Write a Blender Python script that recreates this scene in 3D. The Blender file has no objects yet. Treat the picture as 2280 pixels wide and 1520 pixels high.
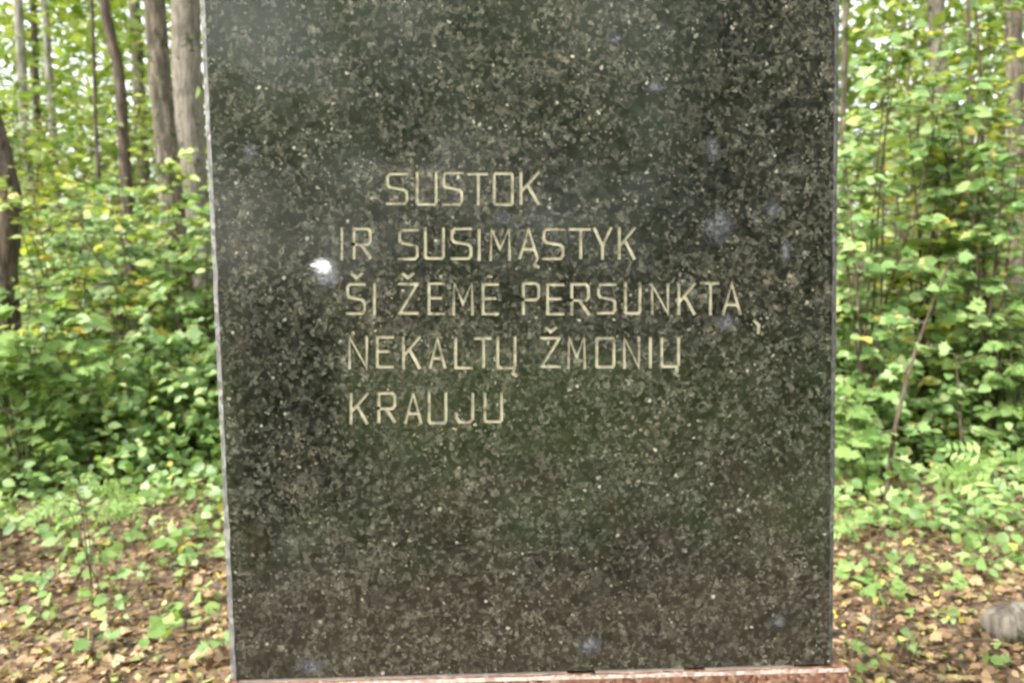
import bpy, bmesh, math, random
import numpy as np
from mathutils import Vector, Matrix

random.seed(7)
rng = np.random.default_rng(11)
SC = bpy.context.scene
C = SC.collection
R = math.radians

# ------------------------------------------------------------------ camera
F = 1750.0                       # focal length in photograph pixels (2280 wide)
CAM = Vector((0.0, -1.6, 1.5))
PITCH, YAW, ROLL = R(5.0), R(1.2), R(0.95)
fwd = Vector((math.sin(YAW) * math.cos(PITCH), math.cos(YAW) * math.cos(PITCH), -math.sin(PITCH)))
r0 = Vector((math.cos(YAW), -math.sin(YAW), 0.0))
u0 = r0.cross(fwd)
rgt = r0 * math.cos(ROLL) - u0 * math.sin(ROLL)
upv = u0 * math.cos(ROLL) + r0 * math.sin(ROLL)
cd = bpy.data.cameras.new('camera')
cam = bpy.data.objects.new('camera', cd); C.objects.link(cam)
M = Matrix((rgt, upv, -fwd)).transposed().to_4x4(); M.translation = CAM
cam.matrix_world = M
cd.sensor_width = 36.0
cd.lens = F / 2280 * 36
cd.clip_start = 0.05
cd.clip_end = 800
cd.dof.use_dof = True
cd.dof.focus_distance = 1.62
cd.dof.aperture_fstop = 3.6
SC.camera = cam

# ------------------------------------------------------------------ sky, sun, exposure
W = bpy.data.worlds.new('World'); SC.world = W; W.use_nodes = True
wn, wl = W.node_tree.nodes, W.node_tree.links
sky = wn.new('ShaderNodeTexSky'); sky.sky_type = 'NISHITA'; sky.sun_disc = False
SUN_EL, SUN_AZ = R(48), R(236)   # azimuth clockwise from +y: from the left, a little behind the camera
sky.sun_elevation = SUN_EL; sky.sun_rotation = SUN_AZ
sky.air_density = 1.2; sky.dust_density = 3.0; sky.ozone_density = 1.0
hs = wn.new('ShaderNodeHueSaturation'); hs.inputs['Saturation'].default_value = 0.22
wl.new(sky.outputs[0], hs.inputs['Color'])
wl.new(hs.outputs[0], wn['Background'].inputs[0])
wn['Background'].inputs[1].default_value = 0.15
sd = bpy.data.lights.new('sun', 'SUN'); sd.energy = 1.5; sd.angle = R(14); sd.color = (1.0, 0.955, 0.88)
so = bpy.data.objects.new('sun', sd); C.objects.link(so)
sdir = Vector((math.sin(SUN_AZ) * math.cos(SUN_EL), math.cos(SUN_AZ) * math.cos(SUN_EL), math.sin(SUN_EL)))
so.rotation_euler = sdir.to_track_quat('Z', 'Y').to_euler()
SC.view_settings.view_transform = 'Standard'
SC.view_settings.look = 'None'
SC.view_settings.exposure = 2.2
SC.view_settings.gamma = 1.0
SC.render.engine = 'CYCLES'
SC.cycles.use_denoising = True
SC.cycles.adaptive_threshold = 0.03
SC.cycles.max_bounces = 6
SC.cycles.diffuse_bounces = 4
SC.cycles.glossy_bounces = 2
SC.cycles.transmission_bounces = 2
SC.cycles.caustics_reflective = False
SC.cycles.caustics_refractive = False
SC.cycles.pixel_filter_type = 'BLACKMAN_HARRIS'
SC.cycles.filter_width = 2.6


# ------------------------------------------------------------------ pixel helpers (photograph pixels -> world points)
def ray(px, py):
    return fwd + rgt * ((px - 1140) / F) - upv * ((py - 760) / F)
def at_y(px, py, Y):
    d = ray(px, py); return CAM + d * ((Y - CAM.y) / d.y)
def at_z(px, py, Z=0.0):
    d = ray(px, py); return CAM + d * ((Z - CAM.z) / d.z)
def at_d(px, py, dist):          # at horizontal distance dist from the camera plane
    return at_y(px, py, CAM.y + dist)

# ------------------------------------------------------------------ materials
def nodes_of(name):
    m = bpy.data.materials.new(name); m.use_nodes = True
    return m, m.node_tree.nodes, m.node_tree.links, m.node_tree.nodes['Principled BSDF']
def ramp(n, stops, interp='LINEAR'):
    r = n.new('ShaderNodeValToRGB'); cr = r.color_ramp; cr.interpolation = interp
    while len(cr.elements) < len(stops): cr.elements.new(0.5)
    for e, (p, c) in zip(cr.elements, stops):
        e.position = p; e.color = (*c, 1) if len(c) == 3 else c
    return r
def mixc(n, l, fac, a, b, mode='MIX'):
    x = n.new('ShaderNodeMix'); x.data_type = 'RGBA'; x.blend_type = mode
    for sock, v in ((x.inputs[0], fac), (x.inputs[6], a), (x.inputs[7], b)):
        if hasattr(v, 'is_output'): l.new(v, sock)
        else: sock.default_value = v if not isinstance(v, tuple) else (*v, 1)
    return x.outputs[2]
def texc(n, l, scale=(1, 1, 1)):
    t = n.new('ShaderNodeTexCoord'); mp = n.new('ShaderNodeMapping'); mp.inputs['Scale'].default_value = scale
    l.new(t.outputs['Object'], mp.inputs[0]); return mp.outputs[0]
def noise(n, l, vec, scale, detail=3, rough=0.55):
    x = n.new('ShaderNodeTexNoise'); x.inputs['Scale'].default_value = scale
    x.inputs['Detail'].default_value = detail; x.inputs['Roughness'].default_value = rough
    l.new(vec, x.inputs['Vector']); return x
def voro(n, l, vec, scale, rnd=1.0):
    x = n.new('ShaderNodeTexVoronoi'); x.inputs['Scale'].default_value = scale
    x.inputs['Randomness'].default_value = rnd; l.new(vec, x.inputs['Vector']); return x
def warped(n, l, vec, scale, amt):
    nz = noise(n, l, vec, scale, 2)
    s = n.new('ShaderNodeVectorMath'); s.operation = 'MULTIPLY_ADD'
    l.new(nz.outputs['Color'], s.inputs[0]); s.inputs[1].default_value = (amt,) * 3; l.new(vec, s.inputs[2])
    return s.outputs[0]

def granite_polished():
    m, n, l, b = nodes_of('polished_dark_granite')
    v = texc(n, l); w = warped(n, l, v, 70, 0.014)
    big = voro(n, l, w, 52); mid = voro(n, l, w, 112); fine = voro(n, l, w, 210)
    sep = n.new('ShaderNodeSeparateColor'); l.new(big.outputs['Color'], sep.inputs[0])
    c1 = ramp(n, [(0.0, (0.006, 0.007, 0.005)), (0.30, (0.016, 0.0175, 0.013)), (0.55, (0.029, 0.030, 0.023)),
                  (0.80, (0.044, 0.044, 0.035)), (1.0, (0.07, 0.068, 0.056))]); l.new(sep.outputs[0], c1.inputs[0])
    sep2 = n.new('ShaderNodeSeparateColor'); l.new(mid.outputs['Color'], sep2.inputs[0])
    c2 = ramp(n, [(0.0, (0.003, 0.0035, 0.003)), (0.28, (0.011, 0.012, 0.009)), (0.60, (0.030, 0.031, 0.024)),
                  (0.86, (0.056, 0.056, 0.045)), (1.0, (0.115, 0.11, 0.09))]); l.new(sep2.outputs[1], c2.inputs[0])
    base = mixc(n, l, 0.62, c1.outputs[0], c2.outputs[0])
    sep3 = n.new('ShaderNodeSeparateColor'); l.new(fine.outputs['Color'], sep3.inputs[0])
    dk = ramp(n, [(0.0, (0.22,) * 3), (0.30, (0.85,) * 3), (0.75, (1.1,) * 3), (1.0, (1.8,) * 3)]); l.new(sep3.outputs[2], dk.inputs[0])
    base = mixc(n, l, 1.0, base, dk.outputs[0], 'MULTIPLY')
    # scattered bright feldspar flecks: a random few of the cells, their cores only
    for sc_, thr, rad, col in ((150, 0.955, 0.42, (0.15, 0.145, 0.11)), (80, 0.975, 0.36, (0.24, 0.23, 0.18)), (40, 0.96, 0.19, (0.34, 0.33, 0.27)), (24, 0.965, 0.12, (0.42, 0.41, 0.35))):
        fv = voro(n, l, w, sc_); s4 = n.new('ShaderNodeSeparateColor'); l.new(fv.outputs['Color'], s4.inputs[0])
        pick = n.new('ShaderNodeMath'); pick.operation = 'GREATER_THAN'; l.new(s4.outputs[1], pick.inputs[0]); pick.inputs[1].default_value = thr
        core = n.new('ShaderNodeMapRange'); l.new(fv.outputs['Distance'], core.inputs[0])
        core.inputs[1].default_value = rad; core.inputs[2].default_value = rad * 0.55
        mu = n.new('ShaderNodeMath'); mu.operation = 'MULTIPLY'; l.new(pick.outputs[0], mu.inputs[0]); l.new(core.outputs[0], mu.inputs[1])
        base = mixc(n, l, mu.outputs[0], base, col)
    # mineral clouding: broad grey and brown drifts in the stone
    cl = noise(n, l, v, 4.5, 4, 0.6)
    cr = ramp(n, [(0.30, (0.70, 0.73, 0.70)), (0.5, (1.02, 1.02, 0.96)), (0.72, (1.45, 1.37, 1.24))]); l.new(cl.outputs['Fac'], cr.inputs[0])
    base = mixc(n, l, 1.0, base, cr.outputs[0], 'MULTIPLY')
    bl = noise(n, l, v, 22, 3, 0.6); br = ramp(n, [(0.32, (0.62,) * 3), (0.52, (0.84,) * 3), (0.70, (1.08, 1.08, 1.12))]); l.new(bl.outputs['Fac'], br.inputs[0])
    base = mixc(n, l, 1.0, base, br.outputs[0], 'MULTIPLY')
    l.new(base, b.inputs['Base Color'])
    rr = ramp(n, [(0.3, (0.07,) * 3), (0.7, (0.16,) * 3)]); rn = noise(n, l, v, 9, 5); l.new(rn.outputs['Fac'], rr.inputs[0])
    l.new(rr.outputs[0], b.inputs['Roughness'])
    b.inputs['IOR'].default_value = 1.74
    return m

def speckle(name, stops, scale, rough=0.75, bump=0.3, cloud=0.25):
    m, n, l, b = nodes_of(name)
    v = texc(n, l); w = warped(n, l, v, scale * 0.7, 0.6 / scale)
    vo = voro(n, l, w, scale); s = n.new('ShaderNodeSeparateColor'); l.new(vo.outputs['Color'], s.inputs[0])
    c = ramp(n, stops); l.new(s.outputs[0], c.inputs[0])
    nz = noise(n, l, v, scale * 0.09, 4); g = ramp(n, [(0.25, (1 - cloud,) * 3), (0.75, (1 + cloud,) * 3)]); l.new(nz.outputs['Fac'], g.inputs[0])
    l.new(mixc(n, l, 1.0, c.outputs[0], g.outputs[0], 'MULTIPLY'), b.inputs['Base Color'])
    b.inputs['Roughness'].default_value = rough
    bp = n.new('ShaderNodeBump'); bp.inputs['Strength'].default_value = bump; bp.inputs['Distance'].default_value = 0.002
    l.new(s.outputs[1], bp.inputs['Height']); l.new(bp.outputs[0], b.inputs['Normal'])
    return m

def bark(name, dark, light, sc=26, moss=0.0):
    m, n, l, b = nodes_of(name)
    v = texc(n, l, (1, 1, 0.16)); w = warped(n, l, v, 9, 0.05)
    nz = noise(n, l, w, sc, 6, 0.65); v2 = texc(n, l); n2 = noise(n, l, v2, 3.0, 4)
    c = ramp(n, [(0.36, dark), (0.50, tuple((a + d) / 2 for a, d in zip(dark, light))), (0.60, light)]); l.new(nz.outputs['Fac'], c.inputs[0])
    g = ramp(n, [(0.3, (0.7,) * 3), (0.7, (1.2,) * 3)]); l.new(n2.outputs['Fac'], g.inputs[0])
    col = mixc(n, l, 1.0, c.outputs[0], g.outputs[0], 'MULTIPLY')
    if moss:
        mm = ramp(n, [(0.62 - moss * 0.3, (0, 0, 0)), (0.72 - moss * 0.3, (1, 1, 1))]); n3 = noise(n, l, v2, 6.0, 5, 0.7); l.new(n3.outputs['Fac'], mm.inputs[0])
        col = mixc(n, l, mm.outputs[0], col, (0.035, 0.048, 0.014))
    l.new(col, b.inputs['Base Color']); b.inputs['Roughness'].default_value = 0.95
    b.inputs['Specular IOR Level'].default_value = 0.2
    bp = n.new('ShaderNodeBump'); bp.inputs['Strength'].default_value = 1.0; bp.inputs['Distance'].default_value = 0.04
    l.new(nz.outputs['Fac'], bp.inputs['Height']); l.new(bp.outputs[0], b.inputs['Normal'])
    return m

def leafmat(name, stops, trans=0.42, rough=0.45, spec=0.5, tint=(1.25, 1.2, 0.55)):
    m, n, l, b = nodes_of(name)
    oi = n.new('ShaderNodeObjectInfo'); gi = n.new('ShaderNodeNewGeometry')
    a = n.new('ShaderNodeMath'); a.operation = 'ADD'; l.new(oi.outputs['Random'], a.inputs[0]); l.new(gi.outputs['Random Per Island'], a.inputs[1])
    f = n.new('ShaderNodeMath'); f.operation = 'FRACT'; l.new(a.outputs[0], f.inputs[0])
    c = ramp(n, stops); l.new(f.outputs[0], c.inputs[0])
    v = texc(n, l); nz = noise(n, l, v, 35, 3); g = ramp(n, [(0.3, (0.78,) * 3), (0.7, (1.18,) * 3)]); l.new(nz.outputs['Fac'], g.inputs[0])
    col = mixc(n, l, 1.0, c.outputs[0], g.outputs[0], 'MULTIPLY')
    if trans > 0.3: col = mixc(n, l, 1.0, col, (1.55, 1.55, 1.55), 'MULTIPLY')
    l.new(col, b.inputs['Base Color']); b.inputs['Roughness'].default_value = rough
    b.inputs['Specular IOR Level'].default_value = spec
    if trans:
        t = n.new('ShaderNodeBsdfTranslucent'); l.new(mixc(n, l, 1.0, col, tint, 'MULTIPLY'), t.inputs[0])
        mx = n.new('ShaderNodeMixShader'); mx.inputs[0].default_value = trans
        l.new(b.outputs[0], mx.inputs[1]); l.new(t.outputs[0], mx.inputs[2])
        l.new(mx.outputs[0], n['Material Output'].inputs[0])
    return m

def soft_patch(name, stops, scale, rough, inner, outer, amount=1.0):
    """a mineral spot or painted glint that frays out towards its rim"""
    m = speckle(name, stops, scale, rough, 0.1); n, l = m.node_tree.nodes, m.node_tree.links; b = n['Principled BSDF']
    t = n.new('ShaderNodeTexCoord'); mp = n.new('ShaderNodeMapping'); mp.inputs['Location'].default_value = (-1, -1, -1); mp.inputs['Scale'].default_value = (2, 2, 2)
    l.new(t.outputs['Generated'], mp.inputs[0]); sx = n.new('ShaderNodeSeparateXYZ'); l.new(mp.outputs[0], sx.inputs[0])
    cx = n.new('ShaderNodeCombineXYZ'); l.new(sx.outputs[0], cx.inputs[0]); l.new(sx.outputs[2], cx.inputs[1])
    ln = n.new('ShaderNodeVectorMath'); ln.operation = 'LENGTH'; l.new(cx.outputs[0], ln.inputs[0])
    nz = noise(n, l, texc(n, l), 95, 4, 0.7); ad = n.new('ShaderNodeMath'); ad.operation = 'MULTIPLY_ADD'; ad.inputs[1].default_value = 1.1; l.new(nz.outputs['Fac'], ad.inputs[0]); l.new(ln.outputs['Value'], ad.inputs[2])
    mr = n.new('ShaderNodeMapRange'); mr.interpolation_type = 'SMOOTHSTEP'; l.new(ad.outputs[0], mr.inputs[0])
    mr.inputs[1].default_value = inner + 0.55; mr.inputs[2].default_value = outer + 0.55; mr.inputs[3].default_value = amount; mr.inputs[4].default_value = 0
    l.new(mr.outputs[0], b.inputs['Alpha']); return m

def plain(name, col, rough=0.6, var=0.25, sc=40):
    m, n, l, b = nodes_of(name)
    v = texc(n, l); nz = noise(n, l, v, sc, 4); g = ramp(n, [(0.3, tuple(c * (1 - var) for c in col)), (0.7, tuple(c * (1 + var) for c in col))])
    l.new(nz.outputs['Fac'], g.inputs[0]); l.new(g.outputs[0], b.inputs['Base Color']); b.inputs['Roughness'].default_value = rough
    return m

def paint_worn():
    m, n, l, b = nodes_of('worn_letter_paint')
    v = texc(n, l); nz = noise(n, l, v, 38, 5, 0.75)
    c = ramp(n, [(0.34, (0.055, 0.053, 0.036)), (0.45, (0.23, 0.215, 0.14)), (0.63, (0.38, 0.355, 0.235))]); l.new(nz.outputs['Fac'], c.inputs[0])
    l.new(c.outputs[0], b.inputs['Base Color']); b.inputs['Roughness'].default_value = 0.8
    return m

def soil():
    m, n, l, b = nodes_of('forest_soil')
    v = texc(n, l); a = noise(n, l, v, 6, 6, 0.65); vo = voro(n, l, warped(n, l, v, 14, 0.05), 26)
    s = n.new('ShaderNodeSeparateColor'); l.new(vo.outputs['Color'], s.inputs[0])
    c1 = ramp(n, [(0.0, (0.04, 0.026, 0.015)), (0.4, (0.10, 0.066, 0.038)), (0.75, (0.18, 0.12, 0.07)), (1.0, (0.28, 0.20, 0.11))]); l.new(s.outputs[0], c1.inputs[0])
    c2 = ramp(n, [(0.35, (0.5,) * 3), (0.7, (1.1,) * 3)]); l.new(a.outputs['Fac'], c2.inputs[0])
    l.new(mixc(n, l, 1.0, c1.outputs[0], c2.outputs[0], 'MULTIPLY'), b.inputs['Base Color']); b.inputs['Roughness'].default_value = 0.95
    bp = n.new('ShaderNodeBump'); bp.inputs['Strength'].default_value = 0.7; bp.inputs['Distance'].default_value = 0.02
    l.new(s.outputs[1], bp.inputs['Height']); l.new(bp.outputs[0], b.inputs['Normal'])
    return m

MAT = dict(
    granite=granite_polished(),
    edge=speckle('sawn_granite_edge', [(0.0, (0.05, 0.05, 0.044)), (0.4, (0.09, 0.09, 0.08)), (0.8, (0.135, 0.133, 0.12)), (1.0, (0.19, 0.185, 0.17))], 90, 0.85, 0.4),
    red=speckle('red_granite', [(0.0, (0.04, 0.022, 0.015)), (0.25, (0.11, 0.052, 0.034)), (0.6, (0.165, 0.08, 0.05)), (0.85, (0.20, 0.11, 0.072)), (1.0, (0.28, 0.21, 0.16))], 130, 0.45, 0.15),
    redtop=speckle('pale_granite_arris', [(0.0, (0.12, 0.085, 0.065)), (1.0, (0.30, 0.24, 0.20))], 120, 0.7, 0.2),
    mortar=plain('mortar', (0.34, 0.31, 0.27), 0.9),
    paint=paint_worn(),
    crystal=soft_patch('grey_feldspar', [(0.0, (0.03, 0.032, 0.032)), (0.5, (0.065, 0.068, 0.07)), (1.0, (0.12, 0.124, 0.127))], 150, 0.25, 0.15, 0.9, 0.85),
    pink=soft_patch('rusty_feldspar', [(0.0, (0.02, 0.017, 0.013)), (0.5, (0.05, 0.042, 0.033)), (1.0, (0.10, 0.085, 0.07))], 150, 0.25, 0.1, 0.9, 0.8),
    white=soft_patch('painted_glint_white', [(0.0, (0.66, 0.67, 0.68)), (1.0, (0.82, 0.83, 0.84))], 90, 0.6, -0.1, 0.75),  # bright core of the glint, painted as near-white colour
    halo=soft_patch('painted_glow_grey', [(0.0, (0.10, 0.106, 0.11)), (0.5, (0.17, 0.178, 0.185)), (1.0, (0.24, 0.25, 0.26))], 120, 0.5, 0.0, 0.85, 0.8),  # glow around the glint, put into the colour as well
    bark_dark=bark('dark_brown_bark', (0.04, 0.032, 0.024), (0.15, 0.115, 0.085)),
    bark_brown=bark('brown_bark', (0.055, 0.046, 0.035), (0.20, 0.165, 0.125), 22, 0.35),
    bark_pale=bark('pale_grey_bark', (0.13, 0.112, 0.088), (0.31, 0.275, 0.22), 30, 0.22),
    bark_birch=bark('whitish_bark', (0.16, 0.14, 0.12), (0.46, 0.43, 0.38), 16),
    bark_twig=bark('twig_bark', (0.06, 0.048, 0.03), (0.17, 0.135, 0.09), 40),
    log=bark('rotten_log_bark', (0.05, 0.042, 0.034), (0.20, 0.175, 0.14), 14, 0.35),
    soil=soil(),
    leaf_green=leafmat('green_leaf', [(0.0, (0.06, 0.115, 0.024)), (0.3, (0.105, 0.18, 0.055)), (0.7, (0.165, 0.245, 0.088)), (0.95, (0.23, 0.29, 0.115)), (1.0, (0.34, 0.26, 0.05))]),
    leaf_cool=leafmat('bluish_green_leaf', [(0.0, (0.08, 0.14, 0.036)), (0.5, (0.14, 0.215, 0.065)), (1.0, (0.19, 0.265, 0.09))], 0.38, 0.62, 0.22),
    leaf_yellow=leafmat('yellow_green_leaf', [(0.0, (0.09, 0.13, 0.016)), (0.5, (0.165, 0.225, 0.042)), (0.9, (0.24, 0.275, 0.06)), (1.0, (0.42, 0.31, 0.04))], 0.5),
    leaf_far=leafmat('distant_leaf', [(0.0, (0.07, 0.12, 0.022)), (0.5, (0.15, 0.215, 0.058)), (0.85, (0.235, 0.285, 0.09)), (1.0, (0.33, 0.35, 0.15))], 0.5),
    leaf_dark=leafmat('dark_needles', [(0.0, (0.012, 0.022, 0.010)), (1.0, (0.03, 0.05, 0.018))], 0.1, 0.7, 0.2),
    litter=leafmat('fallen_leaf', [(0.0, (0.05, 0.03, 0.016)), (0.2, (0.13, 0.08, 0.040)), (0.4, (0.22, 0.14, 0.070)), (0.58, (0.32, 0.215, 0.115)), (0.70, (0.42, 0.31, 0.185)), (0.78, (0.25, 0.15, 0.075)), (0.86, (0.17, 0.21, 0.06)), (0.95, (0.26, 0.28, 0.09)), (1.0, (0.50, 0.40, 0.08))], 0.12, 0.6, 0.3),
    gravel=plain('pale_gravel', (0.36, 0.32, 0.28), 0.9, 0.3, 20),
)

# ------------------------------------------------------------------ object helpers
def link(name, me, mat=None, parent=None):
    o = bpy.data.objects.new(name, me); C.objects.link(o)
    if mat is not None and me is not None and not me.materials: me.materials.append(mat)
    if parent is not None: o.parent = parent
    return o
def mesh(name, verts, faces, smooth=False):
    me = bpy.data.meshes.new(name); me.from_pydata([tuple(v) for v in verts], [], [tuple(f) for f in faces])
    if smooth: me.polygons.foreach_set('use_smooth', [True] * len(me.polygons))
    me.update(); return me
def thing(name, label, cat, loc=(0, 0, 0), group=None):
    o = bpy.data.objects.new(name, None); C.objects.link(o); o.location = loc; o.empty_display_size = 0.1
    o['label'] = label; o['category'] = cat
    if group: o['group'] = group
    return o
def bm_obj(name, bm, mat, parent=None):
    me = bpy.data.meshes.new(name); bm.normal_update(); bm.to_mesh(me); bm.free(); return link(name, me, mat, parent)

def tube(pts, radii, n=8, verts=None, faces=None, rough=0.0, cap=True):
    verts = [] if verts is None else verts; faces = [] if faces is None else faces
    b0 = len(verts); pts = [Vector(p) for p in pts]; prev = None
    for i, p in enumerate(pts):
        t = (pts[min(i + 1, len(pts) - 1)] - pts[max(i - 1, 0)]).normalized()
        a = prev if prev is not None else (Vector((1, 0, 0)) if abs(t.x) < 0.9 else Vector((0, 1, 0)))
        a = (a - t * a.dot(t)).normalized(); prev = a; b = t.cross(a)
        for k in range(n):
            th = 2 * math.pi * k / n; rr = radii[i] * (1 + random.uniform(-rough, rough))
            verts.append(p + a * (math.cos(th) * rr) + b * (math.sin(th) * rr))
    for i in range(len(pts) - 1):
        for k in range(n):
            k2 = (k + 1) % n
            faces.append((b0 + i * n + k, b0 + i * n + k2, b0 + (i + 1) * n + k2, b0 + (i + 1) * n + k))
    if cap:
        faces.append(tuple(b0 + k for k in range(n))[::-1]); faces.append(tuple(b0 + (len(pts) - 1) * n + k for k in range(n)))
    return verts, faces
def smooth_path(ctrl, k=5):
    ctrl = [Vector(c) for c in ctrl]; out = []
    for i in range(len(ctrl) - 1):
        p0, p1, p2, p3 = ctrl[max(i - 1, 0)], ctrl[i], ctrl[i + 1], ctrl[min(i + 2, len(ctrl) - 1)]
        for j in range(k):
            t = j / k
            out.append(0.5 * ((2 * p1) + (p2 - p0) * t + (2 * p0 - 5 * p1 + 4 * p2 - p3) * t * t + (3 * p1 - p0 - 3 * p2 + p3) * t ** 3))
    out.append(ctrl[-1]); return out

# ---- leaf shapes: x along the midrib (0..1), y across, z up
def ovate(w=0.30, fold=0.05, droop=0.10):
    xs = [0.0, 0.22, 0.5, 0.78, 1.0]; ws = [0, 0.85 * w, w, 0.6 * w, 0]
    v = [(0, 0, 0)]; f = []
    for x, y in zip(xs[1:4], ws[1:4]):
        z = -droop * x * x
        v += [(x, y, z + fold), (x, 0, z), (x, -y, z + fold)]
    v.append((1, 0, -droop))
    f += [(0, 2, 1), (0, 3, 2), (1, 2, 5, 4), (2, 3, 6, 5), (4, 5, 8, 7), (5, 6, 9, 8), (7, 8, 10), (8, 9, 10)]
    return np.array(v, float), f
def maple(cup=0.06):
    out = [(0, 0), (-0.02, 0.20), (0.14, 0.20), (0.10, 0.46), (0.30, 0.36), (0.45, 0.60), (0.52, 0.26), (0.70, 0.28), (0.72, 0.12), (1.0, 0.0)]
    pts = out + [(x, -y) for x, y in out[-2:0:-1]]
    v = [(0.30, 0, -cup * 0.5)] + [(x, y, cup * (abs(y) * 1.2 - (x - 0.4) ** 2)) for x, y in pts]
    n = len(pts); f = [(0, 1 + i, 1 + (i + 1) % n) for i in range(n)]
    return np.array(v, float), [(a, c, b) for a, b, c in f]
def rowan():
    v, f = [], []
    def leaflet(o, ang, L, w):
        b0 = len(v); c, s = math.cos(ang), math.sin(ang)
        for x, y, z in ((0, 0, 0), (0.45, w, 0.03), (0.45, 0, 0), (0.45, -w, 0.03), (1, 0, -0.05)):
            v.append((o[0] + (x * c - y * s) * L, o[1] + (x * s + y * c) * L, o[2] + z * L))
        f.extend([(b0, b0 + 2, b0 + 1), (b0, b0 + 3, b0 + 2), (b0 + 1, b0 + 2, b0 + 4), (b0 + 2, b0 + 3, b0 + 4)])
    for i in range(5):
        x = 0.22 + i * 0.15
        for s in (1, -1): leaflet((x, 0, -0.12 * x * x), s * R(62), 0.36 - 0.03 * i, 0.20)
    leaflet((0.88, 0, -0.1), 0, 0.27, 0.2)
    b0 = len(v); v += [(0, 0.008, 0), (0, -0.008, 0), (0.9, -0.005, -0.1), (0.9, 0.005, -0.1)]; f.append((b0, b0 + 1, b0 + 2, b0 + 3))
    return np.array(v, float), f
def needle():
    return np.array([(0, 0.02, 0), (0, -0.02, 0), (0.6, -0.05, 0.02), (1, 0, -0.04), (0.6, 0.05, 0.02)], float), [(0, 1, 2, 3, 4)]
SHAPES = {'ovate': ovate(), 'wide': ovate(0.38, 0.06, 0.16), 'narrow': ovate(0.20, 0.04, 0.12), 'maple': maple(), 'rowan': rowan(), 'needle': needle(), 'lite': (np.array([(0, 0, 0), (0.5, 0.3, 0.05), (0.5, 0, 0), (0.5, -0.3, 0.05), (1, 0, -0.1)], float), [(0, 2, 1), (0, 3, 2), (1, 2, 4), (2, 3, 4)])}
def frame(d, nrm):
    d = d / np.linalg.norm(d, axis=1, keepdims=True)
    y = np.cross(nrm, d); y /= np.maximum(np.linalg.norm(y, axis=1, keepdims=True), 1e-6); z = np.cross(d, y)
    return np.stack([d, y, z], axis=2)             # columns
def leaves_mesh(name, shape, pos, mats, size):
    tv, tf = SHAPES[shape]; k = len(tv); N = len(pos)
    V = np.einsum('nij,kj->nki', mats, tv) * size[:, None, None] + pos[:, None, :]
    lens = np.array([len(f) for f in tf]); flat = np.concatenate([np.array(f) for f in tf])
    L = (flat[None, :] + (np.arange(N) * k)[:, None]).ravel()
    me = bpy.data.meshes.new(name); me.vertices.add(N * k); me.vertices.foreach_set('co', V.astype(np.float32).ravel())
    me.loops.add(len(L)); me.loops.foreach_set('vertex_index', L.astype(np.int32))
    me.polygons.add(N * len(tf))
    ls = np.tile(lens, N); st = np.concatenate([[0], np.cumsum(ls)[:-1]])
    me.polygons.foreach_set('loop_start', st.astype(np.int32)); me.polygons.foreach_set('loop_total', ls.astype(np.int32))
    me.polygons.foreach_set('use_smooth', np.ones(len(ls), bool))
    me.update(calc_edges=True); me.validate(); return me
LEAF_ME = {}
def leaf_objects(name, shape, mat, parent, pos, mats, size):
    key = (name, shape, mat.name)
    if key not in LEAF_ME:
        tv, tf = SHAPES[shape]; me = mesh(name, tv, tf, True); me.materials.append(mat); LEAF_ME[key] = me
    for p, m, s in zip(pos, mats, size):
        o = bpy.data.objects.new(name, LEAF_ME[key]); C.objects.link(o); o.parent = parent
        M4 = Matrix([list(m[i] * s) + [p[i]] for i in range(3)] + [[0, 0, 0, 1]]); o.matrix_local = M4

# ------------------------------------------------------------------ setting: ground, path
def hgt(x, y):
    return 0.05 * math.sin(x * 0.9 + 1.3) * math.cos(y * 0.7) + 0.03 * math.sin(x * 2.1 + y * 1.7) + max(0, (y - 6)) * 0.012
def grid(name, xs, ys, fz, mat):
    nx = len(xs); v = [(x, y, fz(x, y)) for y in ys for x in xs]
    f = [(j * nx + i, j * nx + i + 1, (j + 1) * nx + i + 1, (j + 1) * nx + i) for j in range(len(ys) - 1) for i in range(nx - 1)]
    o = link(name, mesh(name, v, f, True), mat); o['kind'] = 'structure'; return o
def axis(near, far, n1, n2):
    a = list(np.linspace(-near, near, n1)); b = list(np.geomspace(near * 1.1, far, n2)); return [-x for x in b[::-1]] + a + b
gz = lambda x, y: hgt(x, y) if abs(x) < 30 and -30 < y < 45 else (hgt(max(-30, min(30, x)), max(-30, min(45, y))))
ground = grid('ground', axis(14, 300, 90, 14), axis(14, 300, 90, 14), gz, MAT['soil'])
path = grid('path', list(np.linspace(-30, 30, 61)), list(np.linspace(-15.5, -12.0, 6)), lambda x, y: gz(x, y) + 0.02, MAT['gravel'])

# ------------------------------------------------------------------ the memorial stone
def S(px, py, dy=0.0):           # a point on the slab's front plane (y = 0)
    p = at_y(px, py, 0.0); return Vector((p.x, dy, p.z))
memorial = thing('memorial_stone', 'tall dark polished granite slab with carved inscription on a red granite base', 'memorial', (S(1185, 1496).x, 0.06, 0))
def wpt(o, p): return Vector(p) - Vector(memorial.location)
def ext(a, b, py): t = (py - a[1]) / (b[1] - a[1]); return (a[0] + (b[0] - a[0]) * t, py)
oTL, oBL, oTR, oBR = (442, 0), (511, 1514), (1874, 0), (1858, 1477)
iTL, iBL, iTR, iBR = (455, 0), (525, 1513), (1859, 0), (1846, 1477)
TOPPX = -230
front = [S(*iBL), S(*iBR), S(*ext(iTR, iBR, TOPPX + 14)), S(*ext(iTL, iBL, TOPPX + 14))]
outer = [S(*oBL, 0.010), S(*oBR, 0.010), S(*ext(oTR, oBR, TOPPX), 0.010), S(*ext(oTL, oBL, TOPPX), 0.010)]
outer[0].z = front[0].z; outer[1].z = front[1].z
NS = 44
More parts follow.
